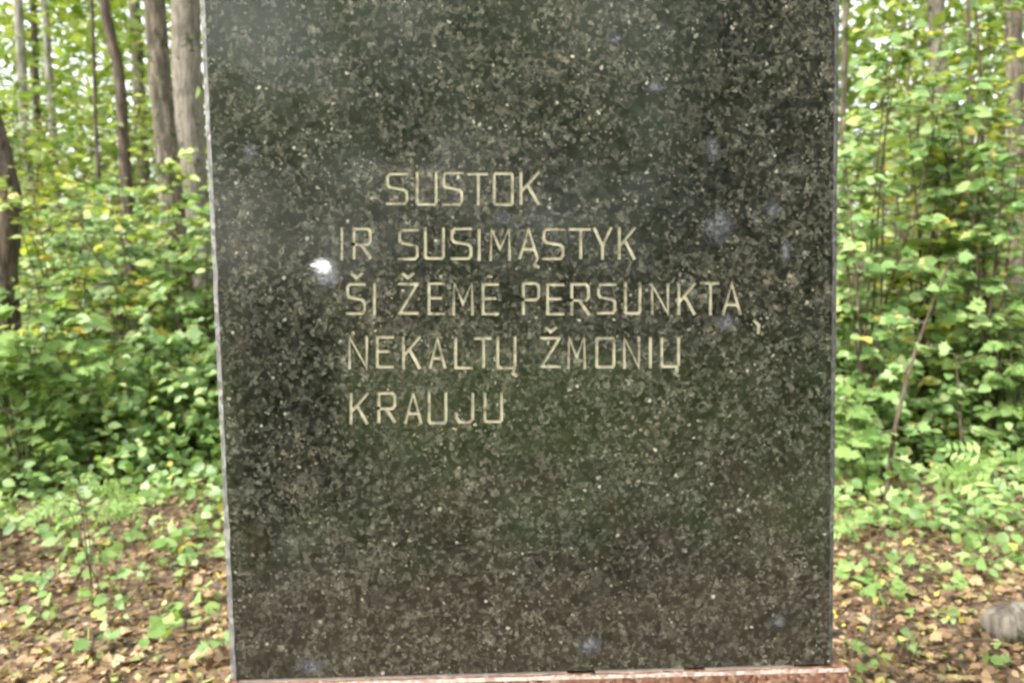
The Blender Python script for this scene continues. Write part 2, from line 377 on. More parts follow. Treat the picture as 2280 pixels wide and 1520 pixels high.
def side(p, q, amp, chip):       # an edge from bottom p to top q, slightly uneven, chipped here and there
    out = []
    for k in range(NS + 1):
        v_ = p.lerp(q, k / NS); j = random.uniform(-amp, amp) if 0 < k < NS else 0
        if 0 < k < NS and random.random() < 0.16: j += random.uniform(0.3, 1.0) * chip
        out.append(Vector((v_.x + j, v_.y, v_.z)))
    return out
fl, fr = side(front[0], front[3], 0.0004, 0.0022), side(front[1], front[2], 0.0004, -0.0022)
ol, orr = side(outer[0], outer[3], 0.0003, 0.0014), side(outer[1], outer[2], 0.0003, -0.0014)
bl_, br_ = [Vector((p.x, 0.13, p.z)) for p in ol], [Vector((p.x, 0.13, p.z)) for p in orr]
rows = [fl, fr, ol, orr, bl_, br_]; vs = [wpt(memorial, p) for r_ in rows for p in r_]
I = lambda r_, k: r_ * (NS + 1) + k
fs = [tuple([I(0, 0), I(1, 0)] + [I(1, k) for k in range(1, NS + 1)] + [I(0, k) for k in range(NS, 0, -1)]),
      tuple([I(4, k) for k in range(NS + 1)] + [I(5, k) for k in range(NS, -1, -1)]),
      (I(0, 0), I(2, 0), I(4, 0), I(5, 0), I(3, 0), I(1, 0)), (I(0, NS), I(1, NS), I(3, NS), I(2, NS)), (I(2, NS), I(3, NS), I(5, NS), I(4, NS))]
for k in range(NS):
    fs += [(I(0, k), I(0, k + 1), I(2, k + 1), I(2, k)), (I(1, k), I(3, k), I(3, k + 1), I(1, k + 1)), (I(2, k), I(2, k + 1), I(4, k + 1), I(4, k)), (I(3, k), I(5, k), I(5, k + 1), I(3, k + 1))]
sme = mesh('slab', vs, fs); sme.materials.append(MAT['granite']); sme.materials.append(MAT['edge'])
for i, p in enumerate(sme.polygons): p.material_index = 0 if i in (0, 1, 2) else 1
slab = link('slab', sme, None, memorial)
slab['label'] = 'dark green-black speckled polished granite slab'

# lettering: single strokes in a unit box, placed where each letter stands
SN = [[(1, 1), (0.12, 1), (0, 0.9), (0, 0.64), (0.12, 0.55), (0.86, 0.47), (1, 0.38), (1, 0.1), (0.88, 0), (0, 0)]]
GL = {
    'S': SN, 'I': [[(0.5, 1), (0.5, 0)]], 'U': [[(0, 1), (0, 0.06), (0.08, 0), (0.92, 0), (1, 0.06), (1, 1)]],
    'T': [[(0, 1), (1, 1)], [(0.55, 1), (0.55, 0)]], 'O': [[(0.06, 0), (0, 0.06), (0, 0.94), (0.06, 1), (0.94, 1), (1, 0.94), (1, 0.06), (0.94, 0), (0.06, 0)]],
    'K': [[(0, 1), (0, 0)], [(1, 1), (0.06, 0.42)], [(0.38, 0.60), (1, 0)]],
    'R': [[(0, 0), (0, 1), (0.86, 1), (1, 0.9), (1, 0.56), (0.86, 0.46), (0, 0.46)], [(0.45, 0.46), (1, 0)]],
    'M': [[(0, 0), (0.04, 1), (0.5, 0.32), (0.96, 1), (1, 0)]], 'A': [[(0, 0), (0.5, 1), (1, 0)], [(0.2, 0.3), (0.8, 0.3)]],
    'Y': [[(0, 1), (0.5, 0.42), (1, 1)], [(0.5, 0.42), (0.5, 0)]],
    'Z': [[(0, 1), (1, 1), (0, 0), (1, 0)]], 'E': [[(1, 1), (0, 1), (0, 0), (1, 0)], [(0, 0.52), (0.82, 0.52)]],
    'P': [[(0, 0), (0, 1), (0.86, 1), (1, 0.9), (1, 0.56), (0.86, 0.46), (0, 0.46)]], 'N': [[(0, 0), (0, 1), (1, 0), (1, 1)]],
    'L': [[(0, 1), (0, 0), (1, 0)]], 'J': [[(1, 1), (1, 0.12), (0.8, 0), (0.2, 0), (0, 0.16), (0, 0.3)]],
}
ROWS = [
    (381, 458, [('S', 858, 909), ('U', 923, 973), ('S', 982, 1030), ('T', 1037, 1086), ('O', 1095, 1143), ('K', 1156, 1202)]),
    (506, 579, [('I', 755, 767), ('R', 784, 828), ('S', 884, 931), ('U', 943, 991), ('S', 1002, 1052), ('I', 1061, 1073), ('M', 1088, 1138), ('A~', 1154, 1200), ('S', 1207, 1257), ('T', 1266, 1317), ('Y', 1320, 1364), ('K', 1376, 1417)]),
    (628, 701, [('S^', 770, 815), ('I', 826, 838), ('Z^', 884, 931), ('E', 949, 989), ('M', 1005, 1055), ('E.', 1070, 1110), ('P', 1160, 1202), ('E', 1215, 1257), ('R', 1268, 1313), ('S', 1328, 1372), ('U', 1390, 1430), ('N', 1449, 1492), ('K', 1507, 1549), ('T', 1558, 1602), ('A', 1606, 1651), (',', 1672, 1692)]),
    (748, 821, [('N', 773, 819), ('E', 836, 878), ('K', 893, 936), ('A', 952, 992), ('L', 1010, 1053), ('T', 1054, 1094), ('U~', 1105, 1151), ('Z^', 1202, 1250), ('M', 1263, 1307), ('O', 1324, 1370), ('N', 1386, 1426), ('I', 1443, 1455), ('U~', 1468, 1513)]),
    (872, 943, [('K', 777, 820), ('R', 839, 882), ('A', 897, 939), ('U', 952, 997), ('J', 1013, 1057), ('U', 1074, 1119)]),
]
STW = 7.7
def ribbon(pl, w):
    P = [Vector(p) for p in pl]; closed = (P[0] - P[-1]).length < 1e-6
    L, Rr = [], []
    n = len(P)
    for i, p in enumerate(P):
        a = P[i - 1] if i > 0 else (P[-2] if closed else None); b = P[i + 1] if i < n - 1 else (P[1] if closed else None)
        t1 = (p - a).normalized() if a is not None else (b - p).normalized(); t2 = (b - p).normalized() if b is not None else t1
        nn = Vector((-t1.y, t1.x)) + Vector((-t2.y, t2.x)); nn.normalize()
        k = w / 2 / max(0.45, nn.dot(Vector((-t1.y, t1.x))))
        e = Vector((0, 0))
        if not closed and i == 0: e = -t1 * w * 0.5
        if not closed and i == n - 1: e = t1 * w * 0.5
        L.append(p + nn * k + e); Rr.append(p - nn * k + e)
    return L, Rr
def prism(strokes, w, y0, y1):
    V, Fc = [], []
    for st in strokes:
        L, Rr = ribbon(st, w); b0 = len(V); n = len(L); y0 += 0.00013; y1 += 0.00011
        for y in (y0, y1):
            for q in L + Rr:
                p = S(q.x, q.y); V.append(wpt(memorial, (p.x, y, p.z)))
        o = 2 * n
        for i in range(n - 1):
            a, b, c, d = b0 + i, b0 + i + 1, b0 + n + i + 1, b0 + n + i
            Fc += [(a, b, c, d), (d + o, c + o, b + o, a + o), (a + o, b + o, b, a), (d, c, c + o, d + o)]
        Fc += [(b0, b0 + n, b0 + n + o, b0 + o), (b0 + n - 1 + o, b0 + 2 * n - 1 + o, b0 + 2 * n - 1, b0 + n - 1)]
    return V, Fc
cutV, cutF = [], []
for top, bot, letters in ROWS:
    for key, xa, xb in letters:
        ch, acc = key[0], key[1:]
        if ch == ',':
            strokes = [[(1680, 714), (1690, 724), (1688, 740)]]
        else:
            jx, jt, jb = random.uniform(-1.5, 1.5), random.uniform(-2, 2), random.uniform(-2, 2)
            strokes = []
            for pl in GL[ch]:
                strokes.append([(xa + jx + STW / 2 + u * (xb - xa - STW), bot + jb - STW / 2 - v * (bot + jb - top - jt - STW)) for u, v in pl])
        xm = (xa + xb) / 2
        if acc == '^': strokes.append([(xm - 11, top - 19), (xm, top - 10), (xm + 11, top - 19)])
        if acc == '.': strokes.append([(xm - 3, top - 13), (xm + 3, top - 13)])
        if acc == '~': strokes.append([(xb - 6, bot), (xb - 11, bot + 9), (xb - 2, bot + 15)])
        wv, wf = prism(strokes, STW - 0.5, 0.0016, 0.006)
        lo = link('letter', mesh('letter', wv, wf), MAT['paint'], slab)
        cv, cf = prism(strokes, STW, -0.01, 0.0050)
        b0 = len(cutV); cutV += cv; cutF += [tuple(i + b0 for i in f) for f in cf]
cme = mesh('groove_cutter', cutV, cutF); cme.materials.append(MAT['granite'])
bm = bmesh.new(); bm.from_mesh(cme); bmesh.ops.recalc_face_normals(bm, faces=bm.faces); bm.to_mesh(cme); bm.free()
bm = bmesh.new(); bm.from_mesh(sme); bmesh.ops.recalc_face_normals(bm, faces=bm.faces); bm.to_mesh(sme); bm.free()
cut = bpy.data.objects.new('groove_cutter', cme); C.objects.link(cut); cut.location = memorial.location
bpy.context.view_layer.update()
md = slab.modifiers.new('grooves', 'BOOLEAN'); md.operation = 'DIFFERENCE'; md.solver = 'EXACT'; md.use_self = True; md.object = cut
dg = bpy.context.evaluated_depsgraph_get()
nme = bpy.data.meshes.new_from_object(slab.evaluated_get(dg)); slab.modifiers.clear(); slab.data = nme; nme.name = 'slab'
bpy.data.objects.remove(cut)
print('slab verts', len(nme.vertices), 'mats', [m.name for m in nme.materials])

def blob(name, px, py, w, h, mat, parent, proud=0.0006, n=11, jag=0.28, seed=0, dome=0.0):
    rn = random.Random(seed); c = S(px, py); V, Fc = [], []
    ph = [rn.uniform(0, 6.28) for _ in range(4)]
    rad = [1 + jag * sum(math.sin((q + 2) * 6.2832 * i / n + ph[q]) / (q + 1.5) for q in range(4)) + rn.uniform(-jag, jag) * 0.25 for i in range(n)]
    for lay, (k, y) in enumerate(((1.0, 0.0005), (0.93, -proud), (0.5, -proud - dome))):
        for i in range(n):
            th = 2 * math.pi * i / n
            p = S(px + math.cos(th) * rad[i] * w / 2 * k, py + math.sin(th) * rad[i] * h / 2 * k); V.append(wpt(memorial, (p.x, y, p.z)))
    V.append(wpt(memorial, (c.x, -proud - dome * 1.2, c.z)))
    for a in (0, 1):
        Fc += [(a * n + i, a * n + (i + 1) % n, (a + 1) * n + (i + 1) % n, (a + 1) * n + i) for i in range(n)]
    Fc += [(2 * n + i, 2 * n + (i + 1) % n, 3 * n) for i in range(n)]
    return link(name, mesh(name, V, Fc, dome > 0), mat, parent)
for i, (px, py, w, h, mk) in enumerate([
        (1600, 512, 62, 84, 'crystal'), (1718, 465, 32, 44, 'crystal'), (1748, 566, 22, 44, 'crystal'), (560, 342, 30, 52, 'crystal'),
        (1312, 1438, 52, 46, 'crystal'), (1732, 1384, 36, 36, 'crystal'), (1586, 330, 36, 52, 'crystal'), (1366, 86, 36, 30, 'crystal'),
        (1118, 484, 44, 30, 'crystal'), (1615, 716, 52, 36, 'crystal'), (690, 1482, 58, 40, 'crystal'),
        (538, 762, 34, 46, 'pink'), (834, 1338, 38, 44, 'pink'), (1328, 1292, 44, 32, 'pink'), (660, 1378, 62, 40, 'pink'),
        (905, 722, 70, 26, 'pink'), (1216, 346, 22, 18, 'pink'), (536, 540, 24, 14, 'pink'), (1480, 1200, 46, 36, 'pink'), (1460, 195, 40, 34, 'crystal')]):
    blob('feldspar_crystal', px, py, w * 1.3, h * 1.3, MAT[mk], slab, 0.0005, 26, 0.36, i + 40)
hl = blob('painted_glint_halo', 728, 604, 104, 96, MAT['halo'], slab, 0.0005, 30, 0.12, 5)  # reflected glint on the polish, painted on as soft pale patches
blob('painted_glint', 722, 593, 72, 60, MAT['white'], slab, 0.0010, 28, 0.15, 6, 0.0004)
blob('painted_glint', 700, 590, 34, 17, MAT['white'], slab, 0.0018, 20, 0.15, 9, 0.0003)

# base: rough red block under the slab, its pale arris along the front
zb = lambda x: front[0].z + (front[1].z - front[0].z) * (x - front[0].x) / (front[1].x - front[0].x)
GAP = 0.008; LEDGE = 0.010
xl, xr = S(508, 1516).x, S(1889, 1490).x - 0.004
def boxv(x0, x1, y0, y1, ztop, zbot, bev, name, mat, parent, sub=1):
    V, Fc = [], []; N = 40
    for i in range(N + 1):
        x = x0 + (x1 - x0) * i / N; j = random.uniform(-1, 1) * 0.0012
        zt = ztop(x) + j
        for y, z in ((y1, zbot), (y1, zt), (y0 + bev, zt), (y0, zt - bev * (1 + j * 200)), (y0, zbot)): V.append(wpt(memorial, (x, y, z)))
    for i in range(N):
        for k in range(5):
            k2 = (k + 1) % 5; Fc.append((i * 5 + k, (i + 1) * 5 + k, (i + 1) * 5 + k2, i * 5 + k2))
    Fc += [tuple(range(5))[::-1], tuple(N * 5 + k for k in range(5))]
    me = mesh(name, V, Fc); me.materials.append(mat); me.materials.append(MAT['redtop'])
    for p in me.polygons:
        if len(p.vertices) == 4 and p.index % 5 == 2 and p.index < N * 5: p.material_index = 1
    return link(name, me, None, parent)
base = boxv(xl, xr, -LEDGE, 0.19, lambda x: zb(x) - GAP, -0.1, 0.0055, 'base', MAT['red'], memorial)
base['label'] = 'coarse red granite base block with pale front edge'
mort = []
for a, b_ in ((530, 1262), (1326, 1524), (1570, 1768)):
    p0, p1 = S(a, 1500).x, S(b_, 1485).x; V = []
    for x in (p0, p1):
        for y, z in ((0.004, zb(x) - GAP - 0.003), (0.004, zb(x) + 0.0005), (0.12, zb(x) + 0.0005), (0.12, zb(x) - GAP - 0.003)): V.append(wpt(memorial, (x, y, z)))
    link('mortar_joint', mesh('mortar_joint', V, [(0, 1, 2, 3), (7, 6, 5, 4), (0, 4, 5, 1), (1, 5, 6, 2), (2, 6, 7, 3), (3, 7, 4, 0)]), MAT['mortar'], memorial)

# ------------------------------------------------------------------ trees
def crown_leaves(n, c, rad, size, droop=0.2, seed=0):
    g = np.random.default_rng(seed)
    k = max(6, n // 70); cen = g.normal(size=(k, 3)); cen /= np.linalg.norm(cen, axis=1, keepdims=True); cen *= g.uniform(0.35, 1, (k, 1)) ** 0.5
    which = g.integers(0, k, n); p = cen[which] * np.array(rad) + g.normal(size=(n, 3)) * (np.array(rad) * 0.13 + 0.1) + np.array(c)
    d = g.normal(size=(n, 3)); d[:, 2] = d[:, 2] * 0.4 - droop; nm = g.normal(size=(n, 3)) * 0.5; nm[:, 2] += 1
    return p, frame(d, nm), g.uniform(0.6, 1.25, n) * size
def tree(name, label, ctrl, width, top_z, bark_m, leaf_m, group=None, crown=None, n_leaf=900, sides=14, branches=4, leafsize=0.16, cat='tree', extend=True):
    """ctrl: world points along the visible trunk, from high to low"""
    pts = [Vector(p) for p in ctrl]; low, hi = pts[-1], pts[0]
    d = (hi - pts[1]).normalized() if len(pts) > 1 else Vector((0, 0, 1))
    gx, gy = low.x, low.y
    zg = gz(gx, gy); base_p = Vector((low.x + (low.x - pts[0].x) * 0.08, low.y, zg - 0.05))
    root = thing(name, label, cat, (base_p.x, base_p.y, zg), group)
    path_ = [base_p] + pts[::-1]
    if extend and top_z > hi.z + 0.3:
        k = 3
        for i in range(1, k + 1):
            t = i / k; z = hi.z + (top_z - hi.z) * t
            path_.append(Vector((hi.x + d.x * (z - hi.z) * 0.6 + random.uniform(-.1, .1), hi.y + random.uniform(-.1, .1), z)))
    sp = smooth_path(path_, 6); H = max(p.z for p in sp)
    rad = [width / 2 * (max(0.18, 1.0 - 0.62 * max(0, (p.z - zg)) / max(H - zg, 0.1)) + 0.35 * math.exp(-max(0, p.z - zg) / 0.22) * (1 if width > 0.08 else 0.1)) for p in sp]
    o = Vector(root.location)
    v, f = tube([p - o for p in sp], rad, sides + 4, rough=0.10)
    link('trunk', mesh('trunk', v, f, True), bark_m, root)
    cz = crown if crown else (top_z, 2.2, 2.4)
    tp = sp[-1] - o
    for i in range(branches):
        k = int(len(sp) * random.uniform(0.6, 0.95)); s = sp[min(k, len(sp) - 1)] - o; a = random.uniform(0, 6.28); L = cz[1] * random.uniform(0.5, 0.9)
        e = s + Vector((math.cos(a) * L, math.sin(a) * L, L * random.uniform(0.3, 0.8)))
        bv, bf = tube(smooth_path([s, s.lerp(e, 0.5) + Vector((0, 0, 0.1)), e], 3), [width * 0.22 * (1 - 0.12 * j) for j in range(7)], 5)
        link('limb', mesh('limb', bv, bf, True), bark_m, root)
    if n_leaf:
        p, m, s = crown_leaves(n_leaf, (tp.x, tp.y, tp.z + cz[2] * 0.15), (cz[1], cz[1], cz[2]), leafsize, seed=random.randint(0, 9999))
        co = link('crown', leaves_mesh('crown', 'ovate', p, m, s), leaf_m, root); co['kind'] = 'stuff'
    return root
def tpx(pts, dist): return [at_d(px, py, dist) for px, py in pts]
wpx = lambda w, dist: w * dist / F
TR = [
    ('tree', 'dark leaning tree trunk cut off by the left edge of the picture', [(-48, 60), (-28, 250), (16, 430), (8, 640)], 6.4, 64, 'bark_dark', 8),
    ('tree', 'thick dark brown tree trunk nearest the pale trunk beside the slab', [(345, 0), (362, 240), (384, 470)], 8.6, 56, 'bark_brown', 11),
    ('tree', 'broad pale grey tree trunk half hidden by the left edge of the slab', [(412, 0), (418, 170), (424, 330)], 9.6, 74, 'bark_pale', 13),
    ('tree', 'slim reddish brown tree trunk left of the thick dark trunk', [(232, 0), (248, 90), (270, 230)], 10.5, 30, 'bark_dark', 10),
    ('tree', 'pale straight trunk second from the left picture edge', [(40, 0), (48, 150), (56, 300)], 13.5, 26, 'bark_birch', 12),
    ('tree', 'thin whitish trunk between the pale trunk and the slim brown trunk', [(98, 0), (108, 150), (120, 330)], 15, 21, 'bark_birch', 12),
    ('tree', 'very thin dark stem just left of the slim brown trunk', [(204, 0), (210, 160), (216, 330)], 9.2, 11, 'bark_dark', 7),
    ('tree', 'pinkish brown far trunk close behind the thick dark trunk', [(300, 0), (306, 120), (312, 250)], 17, 34, 'bark_pale', 12),
    ('tree', 'faint grey far trunk at the upper left between the whitish stems', [(75, 0), (78, 120), (82, 240)], 19, 22, 'bark_brown', 12),
    ('tree', 'olive brown trunk veiled by leaves at the right edge of the picture', [(2256, 0), (2260, 180), (2266, 420)], 9.4, 44, 'bark_brown', 11),
    ('tree', 'thin dark upright stem among the leaves at right', [(2160, 150), (2163, 300), (2166, 420)], 6.4, 13, 'bark_dark', 5.5),
    ('tree', 'brown trunk just peeping out at the right edge of the slab', [(1884, 0), (1880, 150), (1876, 330)], 10, 16, 'bark_brown', 11),
    ('tree', 'grey trunk glimpsed through the leaves in the middle of the right thicket', [(2085, 0), (2088, 250), (2092, 420)], 13, 46, 'bark_pale', 12),
]
for (nm, lb, pts, dist, w, bk, tz) in TR:
    tree(nm, lb, tpx(pts, dist), wpx(w, dist), tz, MAT[bk], MAT['leaf_far'], 'forest trees behind the slab', (tz, 1.6 if tz < 9 else 2.4, 1.6 if tz < 9 else 2.6), 200 if tz < 9 else 330)
for i, (px, dist, w) in enumerate([(650, 11, 50), (900, 14, 70), (1200, 12, 60), (1500, 16, 80), (1720, 13, 50)]):
    p = tpx([(px, 0), (px + 4, 200), (px + 8, 420)], dist)
    tree('tree', 'forest tree standing hidden behind the dark slab', p, wpx(w, dist), 12, MAT['bark_brown'], MAT['leaf_far'], 'trees hidden behind the slab', (12, 2.4, 2.6), 300)

# ------------------------------------------------------------------ shrubs and saplings
def shrub(name, label, px, dist, top_py, spread_px, shape, lmat, leaf_size, n_leaf, n_obj, stems=5, group=None, cat='shrub', bare=0.1, ctrl=None, width=None, flat=0.75):
    b = at_d(px, 600, dist); zg = gz(b.x, b.y); H = max(0.12, at_d(px, top_py, dist).z - zg); sp = spread_px * dist / F
    root = thing(name, label, cat, (b.x, b.y, zg), group)
    g = np.random.default_rng(int(px * 7 + dist * 100))
    tips = []
    for s in range(stems):
        a = g.uniform(0, 6.28); rr = sp * g.uniform(0.15, 1.0) ** 0.6; hh = H * g.uniform(0.62, 1.0) * (1 - 0.25 * rr / max(sp, 0.01))
        e = Vector((math.cos(a) * rr, math.sin(a) * rr, hh)); m1 = Vector((e.x * 0.25 + g.normal() * sp * .08, e.y * 0.25 + g.normal() * sp * .08, hh * 0.4)); m2 = Vector((e.x * 0.62 + g.normal() * sp * .08, e.y * 0.62, hh * 0.75))
        if ctrl is not None and s == 0:
            cw = [at_d(x, y, dist) - Vector(root.location) for x, y in ctrl]; line = smooth_path([Vector((cw[-1].x, cw[-1].y, -0.03))] + cw[::-1], 4)
        else:
            line = smooth_path([Vector((g.normal() * .03, g.normal() * .03, -0.03)), m1, m2, e], 4)
        r0_ = (width * 0.5 if (ctrl is not None and s == 0 and width) else max(0.003, 0.003 * H + 0.0015))
        n = len(line); v, f = tube(line, [r0_ * (1 - 0.75 * i / n) for i in range(n)], 6)
        nt = max(3, int(6 + 5 * H))
        for t in range(nt):
            k = int(n * (bare + (1 - bare) * (t + g.uniform(0, 1)) / nt)); k = min(max(k, 1), n - 1); o = line[k]
            az = g.uniform(0, 6.28); L = sp * g.uniform(0.3, 0.75) * (1.1 - 0.5 * k / n) + 0.05
            d = Vector((math.cos(az), math.sin(az), g.uniform(-0.05, 0.55))).normalized(); e2 = o + d * L; e2.z = max(e2.z - 0.12 * L, 0.04)
            mid = o.lerp(e2, 0.55) + Vector((0, 0, 0.06 * L)); tube([o, mid, e2], [r0_ * 0.42, r0_ * 0.3, r0_ * 0.14], 4, v, f, cap=False)
            tips.append((o, mid, e2))
        link('stem', mesh('stem', v, f, True), MAT['bark_twig'], root)
    w = np.array([(a - c).length for a, _, c in tips]); idx = g.choice(len(tips), n_leaf, p=w / w.sum()); t = g.uniform(0.12, 1.0, n_leaf) ** 0.8
    A = np.array([tuple(x[0]) for x in tips])[idx]; B = np.array([tuple(x[1]) for x in tips])[idx]; E = np.array([tuple(x[2]) for x in tips])[idx]
    tt = t[:, None]; P = (1 - tt) ** 2 * A + 2 * tt * (1 - tt) * B + tt ** 2 * E
    d = (E - A); d /= np.linalg.norm(d, axis=1, keepdims=True); sgn = g.choice([-1, 1], n_leaf)
    ang = sgn * g.uniform(0.4, 1.2, n_leaf); c, s_ = np.cos(ang), np.sin(ang)
    D = np.stack([d[:, 0] * c - d[:, 1] * s_, d[:, 0] * s_ + d[:, 1] * c, d[:, 2] * 0.5 - g.uniform(0.0, 0.5, n_leaf)], 1)
    N = g.normal(size=(n_leaf, 3)) * (1 - flat) * 1.6; N[:, 2] += 0.8; N[:, 1] -= 0.75
    mats = frame(D, N); size = leaf_size * g.uniform(0.4, 1.0, n_leaf) ** 0.7 * g.uniform(0.75, 1.45, n_leaf)
    P[:, 2] = np.maximum(P[:, 2], 0.03)
    order = np.argsort(P[:, 1] - 0.4 * size / leaf_size)          # nearest to the camera first
    n_obj = min(n_obj, 300, n_leaf); a_, b_ = order[:n_obj], order[n_obj:]
    leaf_objects('leaf', shape, lmat, root, P[a_], mats[a_], size[a_])
    if len(b_):
        fo = link('foliage', leaves_mesh('foliage', shape, P[b_], mats[b_], size[b_]), lmat, root); fo['kind'] = 'stuff'
    return root
G_, Y_, K_ = MAT['leaf_green'], MAT['leaf_yellow'], MAT['leaf_cool']
GL_, GR_ = 'shrubs left of the slab', 'shrubs right of the slab'
SH = [
    # label, px, dist, top, spread, shape, mat, size, leaves, objects, stems
    ('low green bush at the lower left picture edge', 15, 5.4, 520, 160, 'maple', K_, 0.100, 1100, 300, 8, GL_),
    ('low green bush with pale leaves in front of the dense left thicket', 200, 6.0, 560, 170, 'wide', G_, 0.093, 900, 260, 7, GL_),
    ('low bush touching the left side of the slab at mid height', 400, 6.2, 540, 150, 'maple', G_, 0.100, 900, 260, 7, GL_),
    ('dense bright green bush below the dark leaning trunk', 60, 6.8, 400, 190, 'wide', G_, 0.088, 1100, 220, 8, GL_),
    ('dense bright green bush in the middle of the left thicket', 250, 7.1, 380, 200, 'wide', G_, 0.088, 1300, 220, 8, GL_),
    ('dense bright green bush beside the slab at left', 440, 7.0, 400, 160, 'wide', G_, 0.088, 1100, 220, 8, GL_),
    ('light green bush below the thin whitish trunk', 130, 8.4, 310, 230, 'ovate', G_, 0.113, 1300, 120, 8, GL_),
    ('light green bush at the foot of the thick dark brown trunk', 360, 7.2, 310, 170, 'ovate', G_, 0.106, 2000, 120, 8, GL_),
    ('light green bush between the thick dark trunk and the slab', 445, 6.8, 230, 110, 'ovate', MAT['leaf_far'], 0.108, 800, 80, 6, GL_),
    ('yellow-green sapling spray across the upper left trunks', 150, 6.0, 190, 170, 'ovate', Y_, 0.093, 520, 200, 4, GL_),
    ('yellow-green sapling in front of the thick dark brown trunk', 330, 6.4, 130, 130, 'ovate', Y_, 0.093, 320, 180, 3, GL_),
    ('tall light bush far back at the upper left corner', 20, 9.5, 120, 220, 'ovate', Y_, 0.133, 1100, 60, 7, GL_),
    ('tall light bush far back between the slim brown and thick dark trunks', 260, 11, 60, 240, 'ovate', MAT['leaf_far'], 0.132, 1200, 60, 7, GL_),
    ('tall pale bush far back behind the whitish stems', 130, 12, -40, 250, 'ovate', MAT['leaf_far'], 0.144, 1200, 60, 7, GL_),
    ('leafy bush hugging the right edge of the slab at mid height', 1900, 5.9, 430, 140, 'wide', G_, 0.085, 760, 280, 6, GR_),
    ('tall leafy sapling right beside the upper right slab edge', 1940, 5.4, -120, 150, 'wide', G_, 0.088, 1500, 300, 7, GR_),
    ('tall leafy bush in the middle of the right thicket', 2060, 5.9, -160, 170, 'ovate', Y_, 0.096, 1700, 300, 8, GR_),
    ('tall leafy bush at the upper right picture corner', 2220, 5.5, -180, 170, 'wide', G_, 0.088, 1800, 300, 8, GR_),
    ('bright bush with drooping leaves left of the thin upright stem at right', 2000, 7.2, -100, 190, 'ovate', G_, 0.113, 1200, 120, 8, GR_),
    ('bright yellowish bush behind the upper right bush', 2180, 7.6, -150, 200, 'ovate', Y_, 0.113, 1200, 120, 8, GR_),
    ('broad-leaved bush at the right picture edge at mid height', 2265, 5.4, 440, 150, 'maple', K_, 0.106, 560, 280, 6, GR_),
    ('low light green bush behind the leaning sapling', 2090, 6.5, 600, 160, 'wide', G_, 0.082, 900, 260, 8, GR_),
    ('low yellowish bush at the right edge above the fern-like leaves', 2240, 6.3, 640, 150, 'ovate', Y_, 0.080, 800, 220, 8, GR_),
    ('low bush with bluish leaves beside the lower right slab edge', 1900, 5.0, 820, 100, 'maple', K_, 0.106, 200, 200, 4, GR_),
    ('far bush filling the gap beside the upper right slab edge', 1900, 8.6, -50, 200, 'ovate', MAT['leaf_far'], 0.132, 1100, 40, 7, GR_),
    ('far bush behind the thin upright stem at right', 2130, 10, -60, 230, 'ovate', MAT['leaf_far'], 0.132, 1200, 40, 7, GR_),
    ('far pale bush closing the view at the right picture edge', 2290, 10.5, -100, 230, 'ovate', MAT['leaf_far'], 0.132, 1200, 40, 7, GR_),
]
for (lb, px, dist, top, spd, shp, mt, sz, nl, no, st, gr) in SH:
    shrub('sapling' if 'sapling' in lb else 'shrub', lb, px, dist, top, spd, shp, mt, sz, nl, no, st, gr, 'sapling' if 'sapling' in lb else 'shrub')
shrub('sapling', 'slender curved sapling leaning to the right beside the slab', 1990, 4.35, 560, 105, 'maple', G_, .10, 90, 90, 1, None, 'sapling', 0.35,
      [(2112, 590), (2060, 720), (2024, 830), (1992, 960), (1976, 1080), (1970, 1180)], wpx(17, 4.35))
shrub('sapling', 'straight thin sapling right of the curved leaning sapling', 2140, 5.2, 780, 90, 'wide', G_, .075, 70, 70, 1, None, 'sapling', 0.4,
      [(2128, 790), (2136, 900), (2142, 1000), (2146, 1090)], wpx(11, 5.2))
shrub('rowan_seedling', 'seedling with large bluish feathery leaves at the right picture edge', 2205, 3.75, 985, 70, 'rowan', K_, .24, 12, 12, 2, None, 'seedling', 0.5)
shrub('rowan_seedling', 'small feathery-leaved seedling in the litter beside the right slab edge', 1930, 3.9, 1090, 40, 'rowan', K_, .15, 8, 8, 2, None, 'seedling', 0.5)
shrub('rowan_seedling', 'feathery-leaved seedling in front of the left thicket', 170, 3.7, 920, 70, 'rowan', K_, .17, 14, 14, 3, None, 'seedling', 0.5)
for i, (px, dist, top) in enumerate([(620, 6.0, 300), (820, 7.0, 200), (1050, 6.2, 300), (1300, 7.5, 150), (1550, 6.4, 250), (1750, 6.0, 150)]):
    shrub('shrub', 'leafy green shrub hidden behind the dark slab', px, dist, top, 200, 'ovate', G_, .085, 380, 0, 5, 'shrubs hidden behind the slab')

